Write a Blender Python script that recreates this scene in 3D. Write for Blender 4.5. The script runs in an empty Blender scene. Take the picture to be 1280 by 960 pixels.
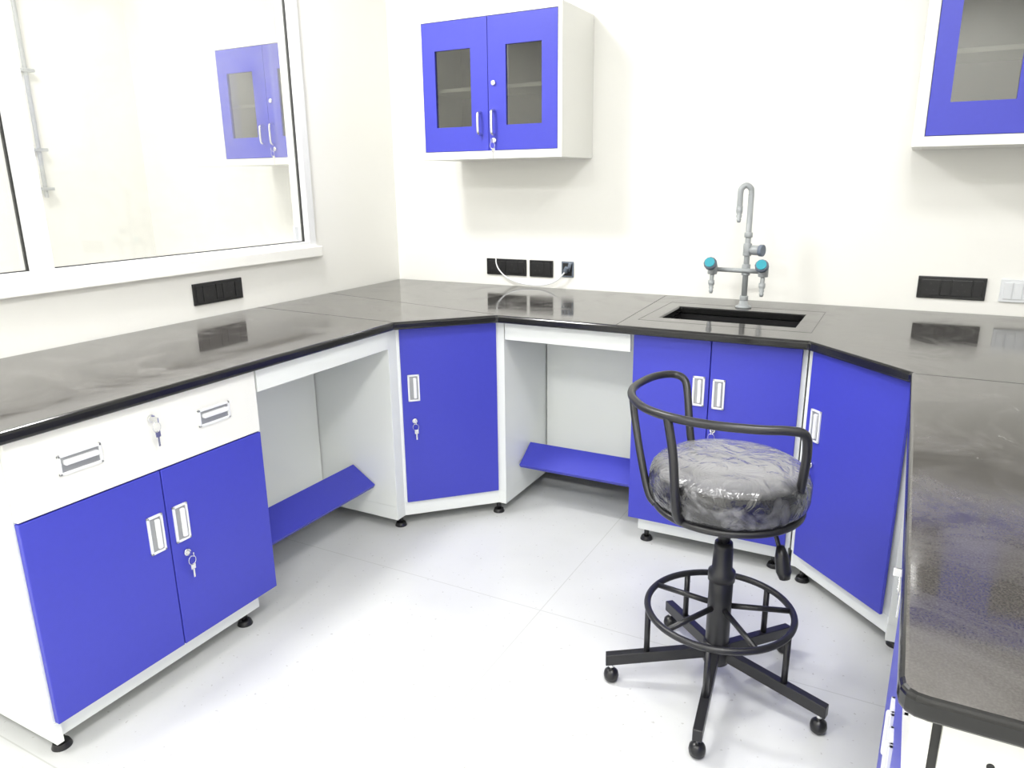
import bpy, bmesh, math, random
from mathutils import Vector, Matrix, noise
random.seed(3)
scn=bpy.context.scene
scn.view_settings.view_transform='Standard'
scn.view_settings.look='None'

# ---------------------------------------------------------------- materials
def mat(name,col,rough=.5,metal=0,spec=.5,coat=0,bump=0,bscale=50,vary=0,vscale=8,emit=None):
    m=bpy.data.materials.new(name);m.use_nodes=True
    nt=m.node_tree;b=nt.nodes['Principled BSDF']
    b.inputs['Base Color'].default_value=(*col,1);b.inputs['Roughness'].default_value=rough
    b.inputs['Metallic'].default_value=metal;b.inputs['Specular IOR Level'].default_value=spec
    b.inputs['Coat Weight'].default_value=coat
    tc=nt.nodes.new('ShaderNodeTexCoord')
    if vary:
        n=nt.nodes.new('ShaderNodeTexNoise');n.inputs['Scale'].default_value=vscale;n.inputs['Detail'].default_value=5
        nt.links.new(tc.outputs['Object'],n.inputs['Vector'])
        mx=nt.nodes.new('ShaderNodeMix');mx.data_type='RGBA'
        mx.inputs[6].default_value=(*[c*(1-vary) for c in col],1);mx.inputs[7].default_value=(*[min(1,c*(1+vary)) for c in col],1)
        nt.links.new(n.outputs['Fac'],mx.inputs[0]);nt.links.new(mx.outputs[2],b.inputs['Base Color'])
    if bump:
        n2=nt.nodes.new('ShaderNodeTexNoise');n2.inputs['Scale'].default_value=bscale;n2.inputs['Detail'].default_value=3
        nt.links.new(tc.outputs['Object'],n2.inputs['Vector'])
        bp=nt.nodes.new('ShaderNodeBump');bp.inputs['Strength'].default_value=bump;bp.inputs['Distance'].default_value=.01
        nt.links.new(n2.outputs['Fac'],bp.inputs['Height']);nt.links.new(bp.outputs['Normal'],b.inputs['Normal'])
    if emit:
        b.inputs['Emission Color'].default_value=(1,1,1,1);b.inputs['Emission Strength'].default_value=emit
    return m
M_wall=mat('wall_paint',(.87,.865,.825),.6,bump=.05,bscale=30,vary=.015,vscale=2)
M_ceil=mat('ceiling_paint',(.85,.85,.84),.8,vary=.01)
M_lam=mat('white_laminate',(.83,.855,.83),.35,vary=.015,vscale=3)
M_lam2=mat('white_laminate_warm',(.83,.83,.79),.35,vary=.015,vscale=3)
M_blue=mat('blue_laminate',(.050,.056,.47),.40,spec=.45,vary=.04,vscale=60,bump=.03,bscale=300)
M_chrome=mat('chrome',(.75,.75,.75),.18,metal=1,vary=.03)
M_alu=mat('white_aluminium',(.78,.79,.80),.4,vary=.02)
M_pull=mat('pull_plastic',(.80,.81,.83),.3,vary=.02)
M_pullin=mat('pull_inner',(.36,.37,.38),.35,metal=.3,vary=.1,vscale=30)
M_black=mat('black_plastic',(.012,.012,.013),.3,vary=.1)
M_metal=mat('black_powder_coat',(.016,.016,.018),.33,vary=.15,vscale=30)
M_rubber=mat('gasket_rubber',(.02,.02,.02),.6,vary=.1)
M_grey=mat('faucet_grey',(.34,.36,.37),.28,vary=.05,vscale=20)
M_teal=mat('faucet_teal',(.02,.30,.38),.35,vary=.05)
M_conduit=mat('conduit_grey',(.15,.18,.23),.5,vary=.1)
M_whitepl=mat('white_plastic',(.74,.76,.78),.4,vary=.02)
M_cable=mat('cable_white',(.85,.86,.88),.4,vary=.02)
M_sink=mat('sink_black',(.012,.012,.013),.35,vary=.2)
M_panel=mat('light_diffuser',(.9,.9,.9),.5,vary=.01,emit=2.5)
M_seam=mat('seam_dark',(.03,.03,.03),.5,vary=.1)
M_inner=mat('cabinet_interior',(.55,.56,.54),.5,vary=.02)

def glass(name,col,gl,rough=.02,haze=0):
    m=bpy.data.materials.new(name);m.use_nodes=True;nt=m.node_tree
    for n in list(nt.nodes):
        if n.type!='OUTPUT_MATERIAL':nt.nodes.remove(n)
    o=nt.nodes['Material Output'];t=nt.nodes.new('ShaderNodeBsdfTransparent');t.inputs[0].default_value=(*col,1)
    g=nt.nodes.new('ShaderNodeBsdfGlossy');g.inputs['Roughness'].default_value=rough;g.inputs[0].default_value=(1,1,1,1)
    mx=nt.nodes.new('ShaderNodeMixShader')
    tc=nt.nodes.new('ShaderNodeTexCoord');ns=nt.nodes.new('ShaderNodeTexNoise');ns.inputs['Scale'].default_value=2.5
    mr=nt.nodes.new('ShaderNodeMapRange');mr.inputs[3].default_value=gl*.6;mr.inputs[4].default_value=gl*1.4
    nt.links.new(tc.outputs['Object'],ns.inputs['Vector']);nt.links.new(ns.outputs['Fac'],mr.inputs[0]);nt.links.new(mr.outputs[0],mx.inputs[0])
    nt.links.new(t.outputs[0],mx.inputs[1]);nt.links.new(g.outputs[0],mx.inputs[2])
    out=mx
    if haze:   # pale diffuse mixed in, imitates a haze of light over the pane
        d=nt.nodes.new('ShaderNodeBsdfDiffuse');d.inputs[0].default_value=(.80,.80,.76,1)
        n3=nt.nodes.new('ShaderNodeTexNoise');n3.inputs['Scale'].default_value=3;n3.inputs['Detail'].default_value=3;n3.inputs['Distortion'].default_value=.8
        r3=nt.nodes.new('ShaderNodeMapRange');r3.inputs[1].default_value=.3;r3.inputs[2].default_value=.75;r3.inputs[3].default_value=haze*.65;r3.inputs[4].default_value=haze*1.4
        m3=nt.nodes.new('ShaderNodeMixShader')
        nt.links.new(tc.outputs['Object'],n3.inputs['Vector']);nt.links.new(n3.outputs['Fac'],r3.inputs[0]);nt.links.new(r3.outputs[0],m3.inputs[0])
        nt.links.new(mx.outputs[0],m3.inputs[1]);nt.links.new(d.outputs[0],m3.inputs[2]);out=m3
    nt.links.new(out.outputs[0],o.inputs[0])
    return m
M_winglass=glass('window_glass',(.98,.98,.97),.04,haze=.12)
M_cabglass=glass('cabinet_glass',(.58,.58,.55),.10)

def granite():
    m=bpy.data.materials.new('dusty_black_granite');m.use_nodes=True;nt=m.node_tree;b=nt.nodes['Principled BSDF'];L=nt.links.new
    tc=nt.nodes.new('ShaderNodeTexCoord')
    sp=nt.nodes.new('ShaderNodeTexNoise');sp.inputs['Scale'].default_value=330;sp.inputs['Detail'].default_value=2
    du=nt.nodes.new('ShaderNodeTexNoise');du.inputs['Scale'].default_value=3.0;du.inputs['Detail'].default_value=9;du.inputs['Roughness'].default_value=.68;du.inputs['Distortion'].default_value=.9
    r1=nt.nodes.new('ShaderNodeValToRGB');r1.color_ramp.elements[0].position=.40;r1.color_ramp.elements[0].color=(.030,.027,.025,1);r1.color_ramp.elements[1].position=.80;r1.color_ramp.elements[1].color=(.072,.068,.063,1)
    r2=nt.nodes.new('ShaderNodeMapRange');r2.inputs[1].default_value=.45;r2.inputs[2].default_value=.76;r2.inputs[3].default_value=.09;r2.inputs[4].default_value=.60
    mx=nt.nodes.new('ShaderNodeMix');mx.data_type='RGBA';mx.inputs[7].default_value=(.19,.18,.17,1)
    r3=nt.nodes.new('ShaderNodeMapRange');r3.inputs[1].default_value=.42;r3.inputs[2].default_value=.76;r3.inputs[3].default_value=.06;r3.inputs[4].default_value=.30
    for n in(sp,du):L(tc.outputs['Object'],n.inputs['Vector'])
    L(sp.outputs['Fac'],r1.inputs[0]);L(du.outputs['Fac'],r2.inputs[0]);L(r1.outputs[0],mx.inputs[6]);L(r2.outputs[0],mx.inputs[0])
    # wiped dust smears
    mp=nt.nodes.new('ShaderNodeMapping');mp.inputs['Scale'].default_value=(1,.45,1);mp.inputs['Rotation'].default_value=(0,0,.5)
    sm=nt.nodes.new('ShaderNodeTexNoise');sm.inputs['Scale'].default_value=6;sm.inputs['Detail'].default_value=10;sm.inputs['Roughness'].default_value=.75;sm.inputs['Distortion'].default_value=1.6
    rs=nt.nodes.new('ShaderNodeMapRange');rs.inputs[1].default_value=.60;rs.inputs[2].default_value=.78;rs.inputs[3].default_value=0;rs.inputs[4].default_value=.55
    m2=nt.nodes.new('ShaderNodeMix');m2.data_type='RGBA';m2.inputs[7].default_value=(.42,.41,.40,1)
    L(tc.outputs['Object'],mp.inputs['Vector']);L(mp.outputs[0],sm.inputs['Vector']);L(sm.outputs['Fac'],rs.inputs[0]);L(rs.outputs[0],m2.inputs[0]);L(mx.outputs[2],m2.inputs[6])
    L(m2.outputs[2],b.inputs['Base Color'])
    L(du.outputs['Fac'],r3.inputs[0]);L(r3.outputs[0],b.inputs['Roughness'])
    b.inputs['Specular IOR Level'].default_value=.70
    return m
M_gran=granite()
M_granedge=mat('polished_granite_edge',(.012,.012,.012),.15,vary=.3,vscale=100)

def floor_mat():
    m=bpy.data.materials.new('white_vinyl_floor');m.use_nodes=True;nt=m.node_tree;b=nt.nodes['Principled BSDF'];L=nt.links.new
    tc=nt.nodes.new('ShaderNodeTexCoord')
    br=nt.nodes.new('ShaderNodeTexBrick');br.offset=0;br.inputs['Scale'].default_value=1
    br.inputs['Brick Width'].default_value=1.2;br.inputs['Row Height'].default_value=1.2;br.inputs['Mortar Size'].default_value=.0020
    br.inputs['Color1'].default_value=(1,1,1,1);br.inputs['Color2'].default_value=(1,1,1,1);br.inputs['Mortar'].default_value=(.82,.82,.80,1)
    mp=nt.nodes.new('ShaderNodeMapping');mp.inputs['Location'].default_value=(-1.54+2.4,1.37,0)
    L(tc.outputs['Object'],mp.inputs['Vector']);L(mp.outputs[0],br.inputs['Vector'])
    n=nt.nodes.new('ShaderNodeTexNoise');n.inputs['Scale'].default_value=2.2;n.inputs['Detail'].default_value=6
    r=nt.nodes.new('ShaderNodeValToRGB');r.color_ramp.elements[0].position=.3;r.color_ramp.elements[0].color=(.60,.608,.60,1);r.color_ramp.elements[1].position=.6;r.color_ramp.elements[1].color=(.66,.668,.66,1)
    v=nt.nodes.new('ShaderNodeTexNoise');v.inputs['Scale'].default_value=70;v.inputs['Detail'].default_value=1
    rv=nt.nodes.new('ShaderNodeValToRGB');rv.color_ramp.elements[0].position=.24;rv.color_ramp.elements[0].color=(.75,.74,.72,1);rv.color_ramp.elements[1].position=.29;rv.color_ramp.elements[1].color=(1,1,1,1)
    for q in(n,v):L(tc.outputs['Object'],q.inputs['Vector'])
    L(n.outputs['Fac'],r.inputs[0]);L(v.outputs['Fac'],rv.inputs[0])
    m1=nt.nodes.new('ShaderNodeMix');m1.data_type='RGBA';m1.blend_type='MULTIPLY';m1.inputs[0].default_value=1
    m2=nt.nodes.new('ShaderNodeMix');m2.data_type='RGBA';m2.blend_type='MULTIPLY';m2.inputs[0].default_value=1
    L(r.outputs[0],m1.inputs[6]);L(br.outputs['Color'],m1.inputs[7]);L(m1.outputs[2],m2.inputs[6]);L(rv.outputs[0],m2.inputs[7]);L(m2.outputs[2],b.inputs['Base Color'])
    b.inputs['Roughness'].default_value=.32
    return m
M_floor=floor_mat()

def plastic_wrap():
    m=bpy.data.materials.new('plastic_wrapped_vinyl');m.use_nodes=True;nt=m.node_tree;b=nt.nodes['Principled BSDF'];L=nt.links.new
    tc=nt.nodes.new('ShaderNodeTexCoord')
    n0=nt.nodes.new('ShaderNodeTexNoise');n0.inputs['Scale'].default_value=9;n0.inputs['Detail'].default_value=5;n0.inputs['Distortion'].default_value=1.8
    r=nt.nodes.new('ShaderNodeValToRGB');e=r.color_ramp.elements;e[0].position=.45;e[0].color=(.020,.020,.022,1);e[1].position=.72;e[1].color=(.18,.18,.19,1)
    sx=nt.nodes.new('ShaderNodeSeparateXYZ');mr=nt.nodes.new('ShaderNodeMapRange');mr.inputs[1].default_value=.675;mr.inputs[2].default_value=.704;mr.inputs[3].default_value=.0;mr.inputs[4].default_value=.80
    mx=nt.nodes.new('ShaderNodeMix');mx.data_type='RGBA';mx.inputs[7].default_value=(.27,.27,.285,1)  # top mixed paler by height: the plastic's reflection put into the colour
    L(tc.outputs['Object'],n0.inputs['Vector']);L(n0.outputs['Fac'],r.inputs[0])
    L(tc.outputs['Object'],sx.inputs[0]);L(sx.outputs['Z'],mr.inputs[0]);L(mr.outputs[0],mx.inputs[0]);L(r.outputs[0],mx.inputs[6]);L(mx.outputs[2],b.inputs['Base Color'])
    v=nt.nodes.new('ShaderNodeTexNoise');v.inputs['Scale'].default_value=14;v.inputs['Detail'].default_value=4;v.inputs['Distortion'].default_value=1.0
    sb=nt.nodes.new('ShaderNodeMath');sb.operation='SUBTRACT';sb.inputs[1].default_value=.5
    ab=nt.nodes.new('ShaderNodeMath');ab.operation='ABSOLUTE'
    L(tc.outputs['Object'],v.inputs['Vector']);L(v.outputs['Fac'],sb.inputs[0]);L(sb.outputs[0],ab.inputs[0])
    bp=nt.nodes.new('ShaderNodeBump');bp.inputs['Strength'].default_value=.6;bp.inputs['Distance'].default_value=.025
    L(ab.outputs[0],bp.inputs['Height']);L(bp.outputs['Normal'],b.inputs['Normal']);L(bp.outputs['Normal'],b.inputs['Coat Normal'])
    b.inputs['Roughness'].default_value=.26;b.inputs['Coat Weight'].default_value=.8;b.inputs['Coat Roughness'].default_value=.08
    return m
M_wrap=plastic_wrap()

# ---------------------------------------------------------------- helpers
def link(o,parent=None):
    scn.collection.objects.link(o)
    if parent: o.parent=parent; o.matrix_parent_inverse=Matrix.Translation(-parent.location)
    return o
def grp(name,loc=(0,0,0)):
    e=bpy.data.objects.new(name,None);e.location=loc;e.empty_display_size=.1
    scn.collection.objects.link(e);return e
def mk(name,bm,m,parent=None,smooth=False,bevel=0,seg=2):
    bmesh.ops.recalc_face_normals(bm,faces=bm.faces)
    me=bpy.data.meshes.new(name);bm.to_mesh(me);bm.free()
    if smooth:
        for p in me.polygons:p.use_smooth=True
    o=bpy.data.objects.new(name,me)
    for mm in (m if isinstance(m,(list,tuple)) else [m]): me.materials.append(mm)
    link(o,parent)
    if bevel:
        b=o.modifiers.new('bevel','BEVEL');b.width=bevel;b.segments=seg;b.limit_method='ANGLE'
    return o
class Fr:
    def __init__(s,ox,oy,ux,uy):
        l=math.hypot(ux,uy);s.o=Vector((ox,oy,0));s.u=Vector((ux/l,uy/l,0));s.n=Vector((uy/l,-ux/l,0))
    def p(s,u,n,z): return s.o+s.u*u+s.n*n+Vector((0,0,z))
W=Fr(0,0,1,0)  # u=x, n=-y
def obox(parent,name,fr,u0,u1,n0,n1,z0,z1,m,bevel=.0):
    bm=bmesh.new()
    v=[bm.verts.new(fr.p(u,n,z)) for z in(z0,z1) for n in(n0,n1) for u in(u0,u1)]
    for f in((0,1,3,2),(4,6,7,5),(0,4,5,1),(2,3,7,6),(0,2,6,4),(1,5,7,3)): bm.faces.new([v[i] for i in f])
    return mk(name,bm,m,parent,bevel=bevel)
def box(parent,name,x0,x1,y0,y1,z0,z1,m,bevel=0):
    return obox(parent,name,W,x0,x1,-y1,-y0,z0,z1,m,bevel)
def prism(parent,name,poly,z0,z1,m,bevel=0):
    bm=bmesh.new();a=[bm.verts.new((x,y,z0)) for x,y in poly];b=[bm.verts.new((x,y,z1)) for x,y in poly]
    bm.faces.new(a);bm.faces.new(b);n=len(poly)
    for i in range(n): bm.faces.new([a[i],a[(i+1)%n],b[(i+1)%n],b[i]])
    return mk(name,bm,m,parent,bevel=bevel)
def cyl(parent,name,p0,p1,r0,m,r1=None,seg=24,bevel=0):
    p0=Vector(p0);p1=Vector(p1);d=p1-p0
    bm=bmesh.new();bmesh.ops.create_cone(bm,cap_ends=True,segments=seg,radius1=r0,radius2=r0 if r1 is None else r1,depth=d.length)
    M=Matrix.Translation((p0+p1)/2)@d.to_track_quat('Z','Y').to_matrix().to_4x4();bmesh.ops.transform(bm,matrix=M,verts=bm.verts)
    o=mk(name,bm,m,parent)
    for p in o.data.polygons: p.use_smooth=len(p.vertices)==4
    if bevel:
        b=o.modifiers.new('bevel','BEVEL');b.width=bevel;b.segments=2;b.limit_method='ANGLE'
    return o
def lathe(parent,name,c,prof,m,seg=48,axis=None):
    bm=bmesh.new();rings=[]
    for r,z in prof:
        if r<1e-6: rings.append([bm.verts.new((0,0,z))])
        else: rings.append([bm.verts.new((r*math.cos(2*math.pi*i/seg),r*math.sin(2*math.pi*i/seg),z)) for i in range(seg)])
    for a,b in zip(rings,rings[1:]):
        if len(a)==1 and len(b)==1: continue
        for i in range(seg):
            j=(i+1)%seg
            f=[a[i%len(a)],a[j%len(a)],b[j%len(b)],b[i%len(b)]];g=[]
            for q in f:
                if q not in g:g.append(q)
            if len(g)>2: bm.faces.new(g)
    M=Matrix.Translation(Vector(c))
    if axis is not None: M=M@Vector(axis).to_track_quat('Z','Y').to_matrix().to_4x4()
    bmesh.ops.transform(bm,matrix=M,verts=bm.verts)
    return mk(name,bm,m,parent,smooth=True)
def catmull(P,n=8,closed=False):
    P=[Vector(p) for p in P]
    Q=([P[-1]]+P+[P[0],P[1]]) if closed else ([2*P[0]-P[1]]+P+[2*P[-1]-P[-2]])
    out=[]
    for i in range(1,len(Q)-2):
        a,b,c,d=Q[i-1:i+3]
        for k in range(n):
            t=k/n;out.append(.5*((2*b)+(c-a)*t+(2*a-5*b+4*c-d)*t*t+(-a+3*b-3*c+d)*t**3))
    if not closed: out.append(P[-1])
    return out
def tube(parent,name,P,r,m,closed=False,smooth=8,res=5):
    pts=catmull(P,smooth,closed) if smooth else [Vector(p) for p in P]
    cu=bpy.data.curves.new(name,'CURVE');cu.dimensions='3D';s=cu.splines.new('POLY');s.points.add(len(pts)-1)
    for q,p in zip(s.points,pts): q.co=(*p,1)
    s.use_cyclic_u=closed;cu.bevel_depth=r;cu.bevel_resolution=res;cu.use_fill_caps=True
    t=bpy.data.objects.new('tmp',cu);scn.collection.objects.link(t);bpy.context.view_layer.update()
    me=bpy.data.meshes.new_from_object(t.evaluated_get(bpy.context.evaluated_depsgraph_get()))
    bpy.data.objects.remove(t);me.name=name
    me.materials.clear();me.materials.append(m)
    for p in me.polygons:p.use_smooth=True
    return link(bpy.data.objects.new(name,me),parent)

# ---------------------------------------------------------------- room shell
RW=3.345; YB=-5.0; CH=2.9; NX=-2.05
def simplebox(name,x0,x1,y0,y1,z0,z1,m): return box(None,name,x0,x1,y0,y1,z0,z1,m)
simplebox('floor',NX-.1,RW+.1,YB-.1,.1,-.1,0,M_floor)
simplebox('ceiling',NX-.1,RW+.1,YB-.1,.1,CH,CH+.1,M_ceil)
simplebox('wall_back',NX-.1,RW+.1,0,.1,0,CH,M_wall)
simplebox('wall_right',RW,RW+.1,YB,0,0,CH,M_wall)
simplebox('wall_front',NX-.1,RW+.1,YB-.1,YB,0,CH,M_wall)
simplebox('wall_far_left',NX-.1,NX,YB,0,0,CH,M_wall)
wy0,wy1,wz0,wz1=-3.10,-.665,1.13,2.45
bm=bmesh.new()
def addb(bm,x0,x1,y0,y1,z0,z1):
    v=[bm.verts.new((x,y,z)) for z in(z0,z1) for y in(y0,y1) for x in(x0,x1)]
    for f in((0,1,3,2),(4,6,7,5),(0,4,5,1),(2,3,7,6),(0,2,6,4),(1,5,7,3)): bm.faces.new([v[i] for i in f])
addb(bm,-.12,0,YB,0,0,wz0);addb(bm,-.12,0,YB,0,wz1,CH);addb(bm,-.12,0,YB,wy0,wz0,wz1);addb(bm,-.12,0,wy1,0,wz0,wz1)
mk('wall_left',bm,M_wall)
w=grp('window_1',(0,-1.9,1.13))
box(w,'sill',-.02,.03,wy0-.03,-.640,1.085,1.135,M_wall,.004)
box(w,'frame_bottom',-.06,.012,wy0,wy1,1.13,1.158,M_alu,.002)
box(w,'frame_top',-.06,.012,wy0,wy1,wz1-.04,wz1,M_alu,.002)
box(w,'frame_right',-.06,.014,wy1-.045,wy1,1.13,wz1,M_alu,.002)
box(w,'frame_left',-.06,.012,wy0,wy0+.05,1.13,wz1,M_alu,.002)
box(w,'mullion',-.06,.014,-1.985,-1.918,1.13,wz1,M_alu,.002)
for nm,a,b_ in(('a',-1.918,wy1-.045),('b',wy0+.05,-1.985)):
    box(w,'glass_'+nm,-.028,-.022,a,b_,1.158,wz1-.04,M_winglass)
    for k,(y0,y1,z0,z1) in enumerate(((a,b_,1.156,1.161),(b_-.004,b_,1.158,wz1-.04),(a,a+.004,1.158,wz1-.04))):
        box(w,'gasket_%s_%d'%(nm,k),-.030,-.016,y0,y1,z0,z1,M_rubber)
box(w,'latch',-.02,-.010,-.775,-.750,1.17,1.23,M_whitepl,.002)

# ---------------------------------------------------------------- countertop
XR=2.562;H=.9;T=.032
poly=[(.004,-.004),(.004,-2.60),(.784,-2.60),(.784,-1.109),(1.073,-.808),(2.262,-.808),(XR,-1.116),(XR,-2.61),(RW-.005,-2.61),(RW-.005,-.004)]
def roundpoly(poly,idx,r=.03):
    out=[]
    for i,p in enumerate(poly):
        if i not in idx: out.append(p);continue
        p=Vector(p);a=(Vector(poly[i-1])-p).normalized();b=(Vector(poly[(i+1)%len(poly)])-p).normalized()
        for t in (0,.25,.5,.75,1):
            A=p+a*r;B=p+b*r;q=(1-t)**2*A+2*t*(1-t)*p+t*t*B;out.append((q.x,q.y))
    return out
poly=roundpoly(poly,{2,7})
sx0,sx1,sy0,sy1=1.685,2.185,-.575,-.29
top=grp('countertop',(0,0,H))
ct=prism(top,'granite_slab',poly,H-T,H,M_gran)
bm=bmesh.new();addb(bm,sx0,sx1,sy0,sy1,H-.1,H+.1)
cut=mk('tmpcut',bm,M_granedge)
md=ct.modifiers.new('hole','BOOLEAN');md.operation='DIFFERENCE';md.object=cut;md.solver='EXACT'
bv=ct.modifiers.new('bevel','BEVEL');bv.width=.009;bv.segments=4;bv.limit_method='ANGLE'
bpy.context.view_layer.update()
me=bpy.data.meshes.new_from_object(ct.evaluated_get(bpy.context.evaluated_depsgraph_get()))
ct.modifiers.clear();ct.data=me;bpy.data.objects.remove(cut)
me.materials.clear();me.materials.append(M_gran);me.materials.append(M_granedge)
for p in me.polygons:
    p.material_index=0 if p.normal.z>.97 else 1
def seam(name,a,b,wd=.0025):
    a=Vector(a);b=Vector(b);fr=Fr(a.x,a.y,b.x-a.x,b.y-a.y)
    obox(top,name,fr,0,(b-a).length,-wd/2,wd/2,H-.002,H+.0004,M_seam)
seam('joint_a',(.775,-1.105),(.01,-1.06));seam('joint_b',(1.58,-.80),(1.54,-.01));seam('joint_c',(XR+.01,-1.13),(RW-.01,-1.13))
seam('joint_d',(1.05,-.79),(.01,-.60),.0015)
for k,(a,b) in enumerate((((1.62,-.66),(2.25,-.66)),((2.25,-.66),(2.25,-.20)),((1.62,-.20),(2.25,-.20)),((1.62,-.66),(1.62,-.20)))): seam('sink_plate_joint_%d'%k,a,b,.0015)
sk=grp('sink_basin',((sx0+sx1)/2,(sy0+sy1)/2,.7))
a=.012
box(sk,'bottom',sx0,sx1,sy0,sy1,.665,.677,M_sink)
box(sk,'wall_a',sx0-a,sx0+.001,sy0-a,sy1+a,.665,H-T,M_sink);box(sk,'wall_b',sx1-.001,sx1+a,sy0-a,sy1+a,.665,H-T,M_sink)
box(sk,'wall_c',sx0,sx1,sy0-a,sy0+.001,.665,H-T,M_sink);box(sk,'wall_d',sx0,sx1,sy1-.001,sy1+a,.665,H-T,M_sink)
cyl(sk,'drain',((sx0+sx1)/2,(sy0+sy1)/2,.677),((sx0+sx1)/2,(sy0+sy1)/2,.682),.04,M_chrome)

# ---------------------------------------------------------------- cabinet hardware
def pull(parent,fr,uc,zc,w_,h_,nface,i):
    f=.007;x0,x1,z0,z1=uc-w_/2,uc+w_/2,zc-h_/2,zc+h_/2
    obox(parent,'pull_%d_dish'%i,fr,x0+.002,x1-.002,nface-.001,nface+.002,z0+.002,z1-.002,M_pullin)
    for k,(a,b,c,d) in enumerate(((x0,x1,z0,z0+f),(x0,x1,z1-f,z1),(x0,x0+f,z0,z1),(x1-f,x1,z0,z1))):
        obox(parent,'pull_%d_rim_%d'%(i,k),fr,a,b,nface-.001,nface+.006,c,d,M_pull,.0015)
    if w_>h_: obox(parent,'pull_%d_lip'%i,fr,x0+.012,x1-.012,nface,nface+.016,zc-h_*.02,zc+h_*.24,M_pull,.004)
    else: obox(parent,'pull_%d_lip'%i,fr,uc-w_*.05,uc+w_*.24,nface,nface+.012,z0+.012,z1-.012,M_pull,.004)
def lock(parent,fr,u,z,n,i,keys=True):
    c=fr.p(u,n,z);q=fr.p(u,n+.008,z)
    cyl(parent,'lock_%d_barrel'%i,c,q,.011,M_chrome,bevel=.002)
    if keys:
        obox(parent,'lock_%d_key'%i,fr,u-.0015,u+.0015,n+.006,n+.032,z-.008,z+.006,M_chrome,.0005)
        cen=fr.p(u,n+.022,z-.022);pts=[cen+fr.u*(.012*math.cos(t))+Vector((0,0,.014*math.sin(t))) for t in [k*math.pi/6 for k in range(12)]]
        tube(parent,'lock_%d_ring'%i,pts,.0010,M_chrome,closed=True,smooth=2,res=2)
        obox(parent,'lock_%d_spare_bow'%i,fr,u-.005,u+.011,n+.018,n+.020,z-.052,z-.034,M_chrome,.001)
        obox(parent,'lock_%d_spare_blade'%i,fr,u+.000,u+.006,n+.018,n+.020,z-.078,z-.050,M_chrome,.0005)
def foot(parent,x,y,i):
    cyl(parent,'foot_%d_stem'%i,(x,y,.012),(x,y,.056),.010,M_black)
    cyl(parent,'foot_%d_pad'%i,(x,y,0),(x,y,.016),.026,M_black,r1=.020,bevel=.002)
def carcass(parent,fr,u0,u1,n0,n1,z0=.112,z1=.866,m=M_lam,front=True):
    t=.018
    obox(parent,'side_a',fr,u0,u0+t,n0,n1,z0,z1,m,.001);obox(parent,'side_b',fr,u1-t,u1,n0,n1,z0,z1,m,.001)
    obox(parent,'back',fr,u0+t,u1-t,n0,n0+t,z0,z1,m);obox(parent,'bottom',fr,u0+t,u1-t,n0+t,n1,z0,z0+t,m)
    obox(parent,'top_rail',fr,u0+t,u1-t,n1-t,n1,z1-.05,z1,m)

# frames : u to the viewer's right, n out of the cabinet face
FL=Fr(0,0,0,1);FB=Fr(0,0,1,0);FRt=Fr(RW,0,0,-1)
DZ0,DZ1=.114,.872
def drawer_cab(name,fr,u0,u1,nface,um,endside):
    c=fr.p((u0+u1)/2,nface/2,.0);g=grp(name,c)
    nb=nface-.019
    carcass(g,fr,u0-.006,u1+.006,.03,nb)
    obox(g,'kick',fr,u0+.013,u1-.05,.06,nb-.018,.052,.111,M_lam,.002)
    obox(g,'side_skirt',fr,u0-.006,u0+.012,.03,nb+.003,.050,.1115,M_lam)
    obox(g,'drawer_front',fr,u0,u1,nb+.001,nface,.668,.864,M_lam2,.002)
    obox(g,'door_a',fr,u0,um-.0015,nb+.001,nface,DZ0,.664,M_blue,.002)
    obox(g,'door_b',fr,um+.0015,u1,nb+.001,nface,DZ0,.664,M_blue,.002)
    if endside:
        # exposed end: front stile, dark service gap, end panel with fixing screws
        obox(g,'end_gap',fr,u1+.003,u1+.009,nb-.012,nb+.006,.06,.862,M_seam)
        obox(g,'end_panel',fr,u1+.006,u1+.018,.03,nb-.006,.055,.862,M_lam2,.001)
        obox(g,'end_stile',fr,u1+.001,u1+.018,nb+.004,nface+.006,.055,.862,M_lam2,.001)
        for k,(n,z) in enumerate(((nb-.055,.845),(nb-.055,.805),(nb-.30,.845),(nb-.30,.805))):
            cyl(g,'screw_%d'%k,fr.p(u1+.0175,n,z),fr.p(u1+.0195,n,z),.004,M_black)
    W_=u1-u0
    pull(g,fr,u0+W_*.225,.772,.112,.052,nface,0);pull(g,fr,u0+W_*.775,.772,.112,.052,nface,1)
    lock(g,fr,u0+W_*.50,.818,nface,0)
    pull(g,fr,um-.040,.49,.048,.112,nface,2);pull(g,fr,um+.042,.49,.048,.112,nface,3)
    lock(g,fr,um+.045,.395,nface,1)
    k=0
    for u in(u0+.03,u1-.09):
        for n in(nb-.05,.12):
            p=fr.p(u,n,0);foot(g,p.x,p.y,k);k+=1
    return g
drawer_cab('drawer_base_cabinet',FL,-2.545,-1.801,.760,-2.167,False)
drawer_cab('drawer_base_cabinet',FRt,1.80,2.545,RW-2.587,2.17,True)
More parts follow.
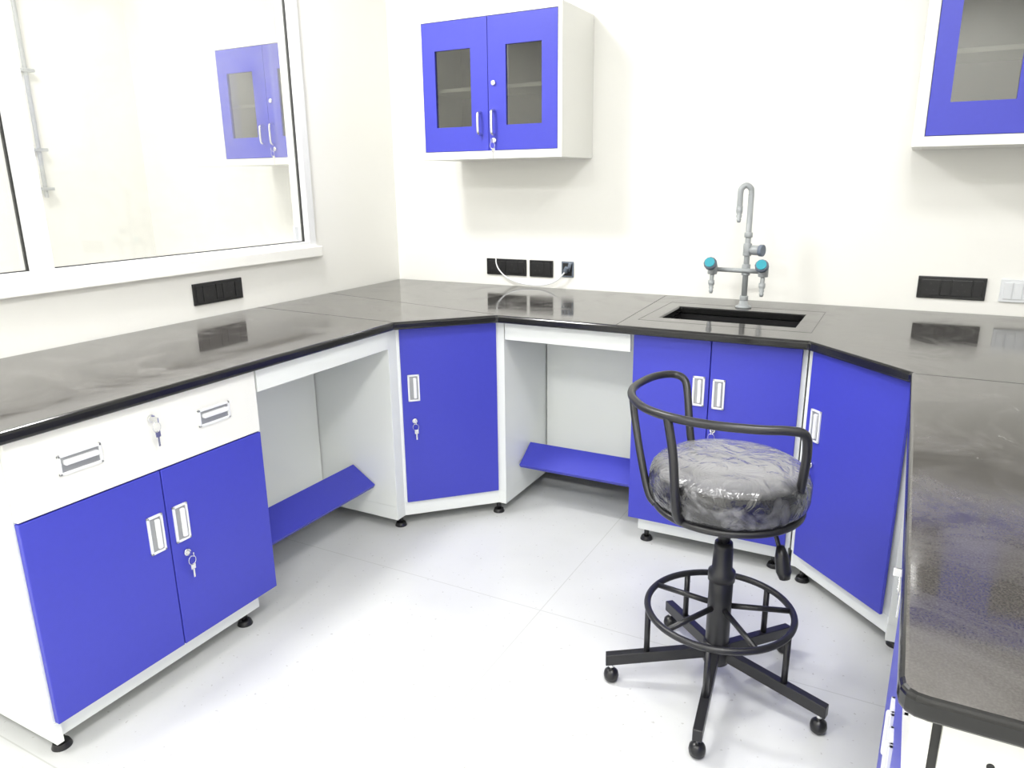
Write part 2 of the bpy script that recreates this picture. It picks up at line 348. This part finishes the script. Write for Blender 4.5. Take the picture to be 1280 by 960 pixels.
def knee(name,fr,u0,u1,nface):
    g=grp(name,fr.p((u0+u1)/2,nface/2,.4))
    obox(g,'apron',fr,u0+.002,u1-.002,nface-.022,nface-.004,.792,.864,M_lam,.0015)
    obox(g,'back_panel',fr,u0+.002,u1-.002,.335,.353,.07,.864,M_lam,.001)
    bm=bmesh.new();a=Vector((.528,.262));b=Vector((.640,.190));d=(b-a).normalized();nn=Vector((-d.y,d.x))*.009
    q=[a+nn,b+nn,b-nn,a-nn]
    v=[[bm.verts.new(fr.p(u,p.x,p.y)) for p in q] for u in(u0+.003,u1-.003)]
    bm.faces.new(v[0]);bm.faces.new(v[1])
    for i in range(4): bm.faces.new([v[0][i],v[0][(i+1)%4],v[1][(i+1)%4],v[1][i]])
    mk('footrest_board',bm,M_blue,g,bevel=.001)
    return g
knee('knee_space_unit',FL,-1.793,-1.112,.760);knee('knee_space_unit',FB,1.082,1.628,.766);knee('knee_space_unit',FRt,1.118,1.79,RW-2.587)
def corner(name,poly,kick,a,b,feet):
    cx=sum(p[0] for p in poly)/len(poly);cy=sum(p[1] for p in poly)/len(poly)
    g=grp(name,(cx,cy,0))
    prism(g,'body',poly,.112,.866,M_lam,.001);prism(g,'plinth',kick,.050,.1115,M_lam,.002)
    fr=Fr(a[0],a[1],b[0]-a[0],b[1]-a[1]);L=math.hypot(b[0]-a[0],b[1]-a[1])
    obox(g,'door',fr,0,L,-.010,.001,DZ0,DZ1-.006,M_blue,.002)
    pull(g,fr,.048,.615,.048,.112,.001,0)
    lock(g,fr,.046,.475,.001,1)
    for k,(x,y) in enumerate(feet): foot(g,x,y,k)
    return g
corner('corner_base_cabinet',[(.02,-.02),(.02,-1.108),(.748,-1.108),(.748,-1.055),(1.045,-.758),(1.078,-.758),(1.078,-.02)],
       [(.1,-.1),(.1,-1.106),(.746,-1.106),(.746,-1.051),(1.041,-.756),(1.076,-.756),(1.076,-.1)],(.763,-1.052),(1.047,-.768),[(.72,-1.05),(1.03,-.74),(.2,-.2)])
corner('corner_base_cabinet',[(2.262,-.02),(2.262,-.760),(2.283,-.765),(2.592,-1.068),(2.592,-1.113),(RW-.02,-1.113),(RW-.02,-.02)],
       [(2.266,-.1),(2.266,-.760),(2.285,-.766),(2.590,-1.066),(2.590,-1.111),(RW-.1,-1.111),(RW-.1,-.1)],(2.274,-.788),(2.568,-1.078),[(2.31,-.76),(2.62,-1.04),(3.1,-.2)])
g=grp('sink_base_cabinet',(1.94,-.4,0));nf=.766;nb=nf-.019
carcass(g,FB,1.634,2.256,.03,nb)
obox(g,'kick',FB,1.67,2.25,.06,nb-.02,.052,.111,M_lam,.002)
obox(g,'door_a',FB,1.640,1.9300,nb+.001,nf,DZ0,DZ1-.006,M_blue,.002);obox(g,'door_b',FB,1.933,2.240,nb+.001,nf,DZ0,DZ1-.006,M_blue,.002)
pull(g,FB,1.894,.672,.044,.112,nf,0);pull(g,FB,1.967,.668,.044,.112,nf,1);lock(g,FB,1.955,.53,nf,0)
for k,(x,y) in enumerate(((1.70,-.70),(2.2,-.70),(1.7,-.15),(2.2,-.15))): foot(g,x,y,k)

# ---------------------------------------------------------------- wall cabinets
def wallcab(ox,tl=.020):
    g=grp('wall_cabinet',(ox+.79,-.175,1.83));fr=Fr(ox,0,1,0)
    u0,u1,z0,z1,n=.428,1.151,1.522,2.137,.350
    t=.020
    obox(g,'side_left',fr,u0,u0+tl,0.001,n,z0,z1,M_lam2,.0015);obox(g,'side_right',fr,u1-t,u1,0.001,n,z0,z1,M_lam2,.0015)
    obox(g,'top',fr,u0+tl,u1-t,0.001,n,z1-.024,z1,M_lam2,.0015);obox(g,'bottom',fr,u0+tl,u1-t,0.001,n,z0,z0+.034,M_lam2,.0015)
    obox(g,'back',fr,u0+tl,u1-t,0.001,.012,z0+.034,z1-.024,M_inner);obox(g,'shelf',fr,u0+tl,u1-t,.012,n-.06,1.822,1.838,M_lam,.001)
    um=.7925+(tl-t)*.6;dx=(tl-t)*.7
    for nm,a,b,wa,wb in(('left',u0+tl+.002,um-.0015,.517+dx,.705+dx),('right',um+.0015,u1-t-.002,.882,1.056)):
        c,d=z0+.036,z1-.026;e,f=1.664,1.992
        for k,(p,q,r,s) in enumerate(((a,wa,c,d),(wb,b,c,d),(wa,wb,c,e),(wa,wb,f,d))):
            obox(g,'door_%s_stile_%d'%(nm,k),fr,p,q,n-.019,n-.0005,r,s,M_blue)
        obox(g,'door_%s_glass'%nm,fr,wa,wb,n-.012,n-.008,e,f,M_cabglass)
    for k,(u,za,zb) in enumerate(((.752,1.628,1.722),(.822,1.624,1.728))):
        P=[fr.p(u,n,za),fr.p(u,n+.022,za+.004),fr.p(u,n+.028,za+.02),fr.p(u,n+.028,zb-.02),fr.p(u,n+.022,zb-.004),fr.p(u,n,zb)]
        tube(g,'handle_%d'%k,P,.0065,M_chrome,smooth=5)
    lock(g,fr,.822,1.84,n,0,keys=False)
    lock(g,fr,.822,1.60,n,1)
    return g
wallcab(0);wallcab(2.056,.036);wallcab(-1.33)

# ---------------------------------------------------------------- sockets
def socket(name,fr,u0,u1,z0,z1,m,rock):
    g=grp(name,fr.p((u0+u1)/2,0,(z0+z1)/2))
    obox(g,'plate',fr,u0,u1,.0005,.009,z0,z1,m,.002)
    n=len(rock);w_=(u1-u0-.02)/sum(rock);u=u0+.01
    for k,r in enumerate(rock):
        obox(g,'module_%d'%k,fr,u+.002,u+w_*r-.002,.008,.0125,z0+.012,z1-.012,m,.0015)
        uc=u+w_*r/2
        if r>1:
            for j,(du,dz) in enumerate(((0,.015),(-.012,-.01),(.012,-.01))):
                cyl(g,'hole_%d_%d'%(k,j),fr.p(uc+du,.0124,(z0+z1)/2+dz),fr.p(uc+du,.0130,(z0+z1)/2+dz),.0035,M_seam)
        u+=w_*r
    return g
socket('power_socket',FL,-1.385,-1.135,.953,1.040,M_black,[1,2,1,2,1])
socket('power_socket',FB,.572,.802,.953,1.036,M_black,[2,1,2,1])
socket('power_socket',FB,.822,.952,.953,1.036,M_black,[2,1])
socket('power_socket',FB,2.565,2.800,.953,1.040,M_black,[2,1,2,1])
socket('power_socket',FB,2.845,3.06,.953,1.040,M_whitepl,[1,1,1,1,2])
g=grp('junction_box',(1.03,0,1))
box(g,'back_box',.998,1.064,-.006,-.0005,.958,1.036,M_conduit,.002)
box(g,'dark_opening',1.006,1.056,-.0075,-.005,.966,1.028,M_black)
tube(g,'conduit_stub',[(1.025,-.006,.985),(1.03,-.03,.992),(1.04,-.035,1.01)],.010,M_conduit)
cyl(g,'plug',(1.04,-.012,.99),(1.052,-.02,1.03),.008,M_conduit)
g=grp('white_cable',(.8,-.03,.95))
tube(g,'cable',[(1.035,-.03,1.0),(1.02,-.035,.975),(.98,-.03,.940),(.92,-.022,.918),(.85,-.018,.911),(.77,-.018,.918),(.70,-.018,.940),(.655,-.018,.975),(.635,-.018,1.010),(.632,-.016,1.045)],.0036,M_cable)

# ---------------------------------------------------------------- lab faucet
fx,fy=1.930,-.215;g=grp('laboratory_faucet',(fx,fy,H))
lathe(g,'base_flange',(fx,fy,H),[(0,0),(.032,0),(.032,.006),(.020,.012),(.016,.03),(0,.03)],M_grey)
cyl(g,'column',(fx,fy,H+.01),(fx,fy,1.36),.0115,M_grey)
for k,(z,h) in enumerate(((.93,.02),(1.035,.045),(1.115,.05),(1.19,.02))): cyl(g,'collar_%d'%k,(fx,fy,z),(fx,fy,z+h),.017,M_grey,bevel=.002)
tube(g,'gooseneck',[(fx,fy,1.18),(fx,fy,1.30),(fx,fy,1.37),(fx-.006,fy-.004,1.388),(fx-.020,fy-.008,1.396),(fx-.034,fy-.012,1.388),(fx-.040,fy-.014,1.37),(fx-.040,fy-.014,1.31)],.0115,M_grey)
lathe(g,'gooseneck_nozzle',(fx-.040,fy-.014,1.25),[(0,0),(.006,0),(.010,.012),(.007,.014),(.012,.027),(.009,.029),(.013,.042),(.013,.065),(0,.065)],M_grey,24)
cyl(g,'cross_pipe',(fx-.135,fy,1.055),(fx+.075,fy-.02,1.055),.0095,M_grey)
for s,x,y in(('left',fx-.135,fy-.01),('right',fx+.075,fy-.03)):
    cyl(g,s+'_valve_body',(x,y,1.035),(x,y,1.075),.020,M_grey,bevel=.003)
    cyl(g,s+'_valve_stem',(x,y,1.06),(x,y-.035,1.078),.013,M_grey)
    lathe(g,s+'_valve_knob',(x,y-.035,1.078),[(0,0),(.023,0),(.027,.005),(.027,.018),(.022,.024),(0,.024)],M_conduit,12,axis=(0,-1,.5))
    cyl(g,s+'_valve_cap',(x,y-.055,1.088),(x,y-.062,1.0915),.020,M_teal)
    tube(g,s+'_valve_spout',[(x,y,1.04),(x,y-.006,1.02),(x,y-.008,1.00)],.009,M_grey)
    lathe(g,s+'_valve_nozzle',(x,y-.008,.955),[(0,0),(.006,0),(.010,.012),(.007,.014),(.011,.026),(.008,.028),(.013,.04),(.013,.055),(0,.055)],M_grey,24)
cyl(g,'rear_valve_pipe',(fx,fy,1.14),(fx+.045,fy-.02,1.14),.011,M_grey)
cyl(g,'rear_valve_body',(fx+.02,fy-.01,1.14),(fx+.052,fy-.02,1.14),.020,M_grey,bevel=.003)
cyl(g,'rear_valve_knob',(fx+.052,fy-.02,1.14),(fx+.068,fy-.025,1.14),.024,M_conduit,bevel=.003)

# ---------------------------------------------------------------- lab stool
cx,cy=2.16,-1.49;st=grp('laboratory_stool',(cx,cy,0))
def S(r,a,z): return Vector((cx+r*math.cos(math.radians(a)),cy+r*math.sin(math.radians(a)),z))
for i in range(5):
    a=203+72*i;d=S(1,a,0)-S(0,a,0);d.normalize();side=Vector((-d.y,d.x,0))
    bm=bmesh.new();hw,hh=.0125,.017;vs=[]
    for r,z in((.01,.118),(.315,.072)):
        c=S(r,a,z);vs.append([bm.verts.new(c+side*su*hw+Vector((0,0,sz*hh))) for su,sz in((-1,-1),(1,-1),(1,1),(-1,1))])
    bm.faces.new(vs[0]);bm.faces.new(vs[1])
    for k in range(4): bm.faces.new([vs[0][k],vs[0][(k+1)%4],vs[1][(k+1)%4],vs[1][k]])
    mk('leg_%d'%(i+1),bm,M_metal,st,bevel=.002)
    c=S(.298,a,0)
    cyl(st,'caster_%d_stem'%(i+1),c+Vector((0,0,.035)),c+Vector((0,0,.062)),.007,M_chrome)
    lathe(st,'caster_%d'%(i+1),c,[(0,0),(.012,.0),(.020,.008),(.022,.02),(.020,.032),(.012,.040),(0,.042)],M_black,20)
    cyl(st,'ring_post_%d'%(i+1),S(.198,a,.09),S(.198,a,.25),.0085,M_metal)
    cyl(st,'ring_spoke_%d'%(i+1),S(.03,a+36,.262),S(.198,a+36,.252),.0080,M_metal)
tube(st,'foot_ring',[S(.2,k*10,.252) for k in range(36)],.0095,M_metal,closed=True,smooth=2)
lathe(st,'hub',(cx,cy,0),[(0,.085),(.036,.085),(.038,.10),(.038,.15),(0,.15)],M_metal)
cyl(st,'column_outer',(cx,cy,.10),(cx,cy,.355),.033,M_metal,bevel=.004)
lathe(st,'column_shroud',(cx,cy,0),[(0,.345),(.037,.345),(.037,.372),(.028,.38),(.026,.44),(.024,.46),(.0,.46)],M_metal)
cyl(st,'gas_piston',(cx,cy,.45),(cx,cy,.53),.017,M_metal)
lathe(st,'swivel_housing',(cx,cy,0),[(0,.505),(.026,.505),(.030,.53),(.040,.555),(0,.555)],M_metal)
box(st,'seat_plate',cx-.11,cx+.11,cy-.11,cy+.11,.555,.575,M_metal,.003)
tube(st,'seat_ring',[S(.192,k*10,.578) for k in range(36)],.010,M_metal,closed=True,smooth=2)
for k in range(2):
    cyl(st,'seat_ring_bar_%d'%k,S(.19,45+90*k,.576),S(.19,225+90*k,.576),.008,M_metal)
prof=[(0,.582),(.175,.582),(.195,.588),(.206,.602),(.210,.620),(.211,.640),(.210,.660),(.205,.676),(.194,.689),(.176,.698),(.15,.704),(.12,.708),(.08,.711),(.04,.712),(0,.712)]
seg=128;fine=[]
for (r0,z0),(r1,z1) in zip(prof,prof[1:]):
    n=3 if abs(r1-r0)>.02 or abs(z1-z0)>.012 else 2
    for k in range(n): t=k/n;fine.append((r0+(r1-r0)*t,z0+(z1-z0)*t))
fine.append(prof[-1])
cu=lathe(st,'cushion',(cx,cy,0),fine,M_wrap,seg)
for v in cu.data.vertices:
    p=v.co;x,y=p.x-cx,p.y-cy;r=math.hypot(x,y);a=math.atan2(y,x)
    if r<1e-4: continue
    w1=abs(noise.noise(Vector((math.cos(a)*11,math.sin(a)*11,p.z*5))))*.006*min(1,r/.2)**3
    w2=noise.noise(Vector((x*28,y*28,p.z*22+5)))*.0022
    if p.z<.695: p.x-=x/r*(w1+w2);p.y-=y/r*(w1+w2)
    if p.z>.66: p.z+=w2*.8
A=[(2.055,-1.335,.582),(2.015,-1.315,.66),(1.995,-1.29,.74),(1.980,-1.262,.80),(1.962,-1.238,.838),(1.925,-1.235,.85),(1.885,-1.29,.852),(1.866,-1.38,.85),(1.872,-1.46,.85),(1.905,-1.54,.85),(1.965,-1.612,.85),(2.05,-1.655,.85),(2.15,-1.668,.85),(2.25,-1.655,.85),(2.32,-1.632,.85),(2.352,-1.612,.838),(2.358,-1.59,.79),(2.352,-1.565,.71),(2.342,-1.54,.63),(2.335,-1.525,.578)]
tube(st,'back_arm_rail',A,.0115,M_metal,smooth=8)
tube(st,'back_upright_1',[(1.868,-1.45,.85),(1.895,-1.49,.77),(1.93,-1.535,.68),(1.965,-1.57,.60),(1.99,-1.585,.578)],.0105,M_metal)
tube(st,'back_upright_2',[(2.03,-1.648,.848),(2.055,-1.672,.76),(2.07,-1.69,.66),(2.075,-1.68,.60),(2.085,-1.665,.578)],.0115,M_metal)
cyl(st,'arm_bracket_left',(2.055,-1.335,.578),(2.10,-1.40,.576),.009,M_metal)
cyl(st,'arm_bracket_right',(2.338,-1.53,.578),(2.27,-1.50,.576),.009,M_metal)
tube(st,'height_lever',[(cx+.03,cy,.545),(cx+.09,cy-.01,.54),(cx+.13,cy-.015,.52),(cx+.145,cy-.02,.49)],.006,M_metal)
lathe(st,'lever_paddle',(cx+.168,cy-.03,.405),[(0,0),(.014,.0),(.020,.02),(.018,.06),(.010,.09),(0,.092)],M_black,20,axis=(-.22,.1,1))

# ---------------------------------------------------------------- pipe in neighbouring room
g=grp('wall_pipe',(NX+.03,-.70,1.8))
tube(g,'pipe',[(NX+.035,-.70,1.36),(NX+.035,-.70,2.86)],.012,M_grey,smooth=0)
for k,z in enumerate((1.40,1.62,2.05,2.5)): box(g,'bracket_%d'%k,NX+.001,NX+.055,-.725,-.655,z,z+.018,M_grey,.002)

# ---------------------------------------------------------------- lights
def clight(x,y,power,s=.6):
    g=grp('ceiling_light',(x,y,CH))
    box(g,'housing',x-s/2-.02,x+s/2+.02,y-s/2-.02,y+s/2+.02,CH-.03,CH-.001,M_alu,.003)
    box(g,'diffuser',x-s/2,x+s/2,y-s/2,y+s/2,CH-.034,CH-.029,M_panel)
    L=bpy.data.lights.new('panel_light','AREA');L.shape='SQUARE';L.size=s;L.energy=power;L.color=(1,.994,.985)
    o=bpy.data.objects.new('panel_light',L);o.location=(x,y,CH-.04);link(o,g)
    return g
clight(.42,-1.6,42,.35);clight(2.5,-2.3,29);clight(.9,-3.9,37);clight(2.6,-4.1,36)
clight(-1.1,-1.6,34);clight(-1.1,-3.8,22)
wd=bpy.data.worlds.new('world');scn.world=wd;wd.use_nodes=True
wd.node_tree.nodes['Background'].inputs[0].default_value=(.8,.85,.9,1);wd.node_tree.nodes['Background'].inputs[1].default_value=.3

# ---------------------------------------------------------------- camera
psi,th,ro,f=.4902,.2688,-.0118,923.6157
F=Vector((-math.sin(psi)*math.cos(th),math.cos(psi)*math.cos(th),-math.sin(th)))
r0=Vector((math.cos(psi),math.sin(psi),0));u0=r0.cross(F)
r=math.cos(ro)*r0+math.sin(ro)*u0;u=-math.sin(ro)*r0+math.cos(ro)*u0
cd=bpy.data.cameras.new('camera');cd.sensor_width=36;cd.lens=f*36/1280;cd.clip_start=.02
co=bpy.data.objects.new('camera',cd);scn.collection.objects.link(co)
Mx=Matrix((r,u,-F)).transposed().to_4x4();Mx.translation=Vector((2.5181,-3.3905,1.4260));co.matrix_world=Mx
scn.camera=co
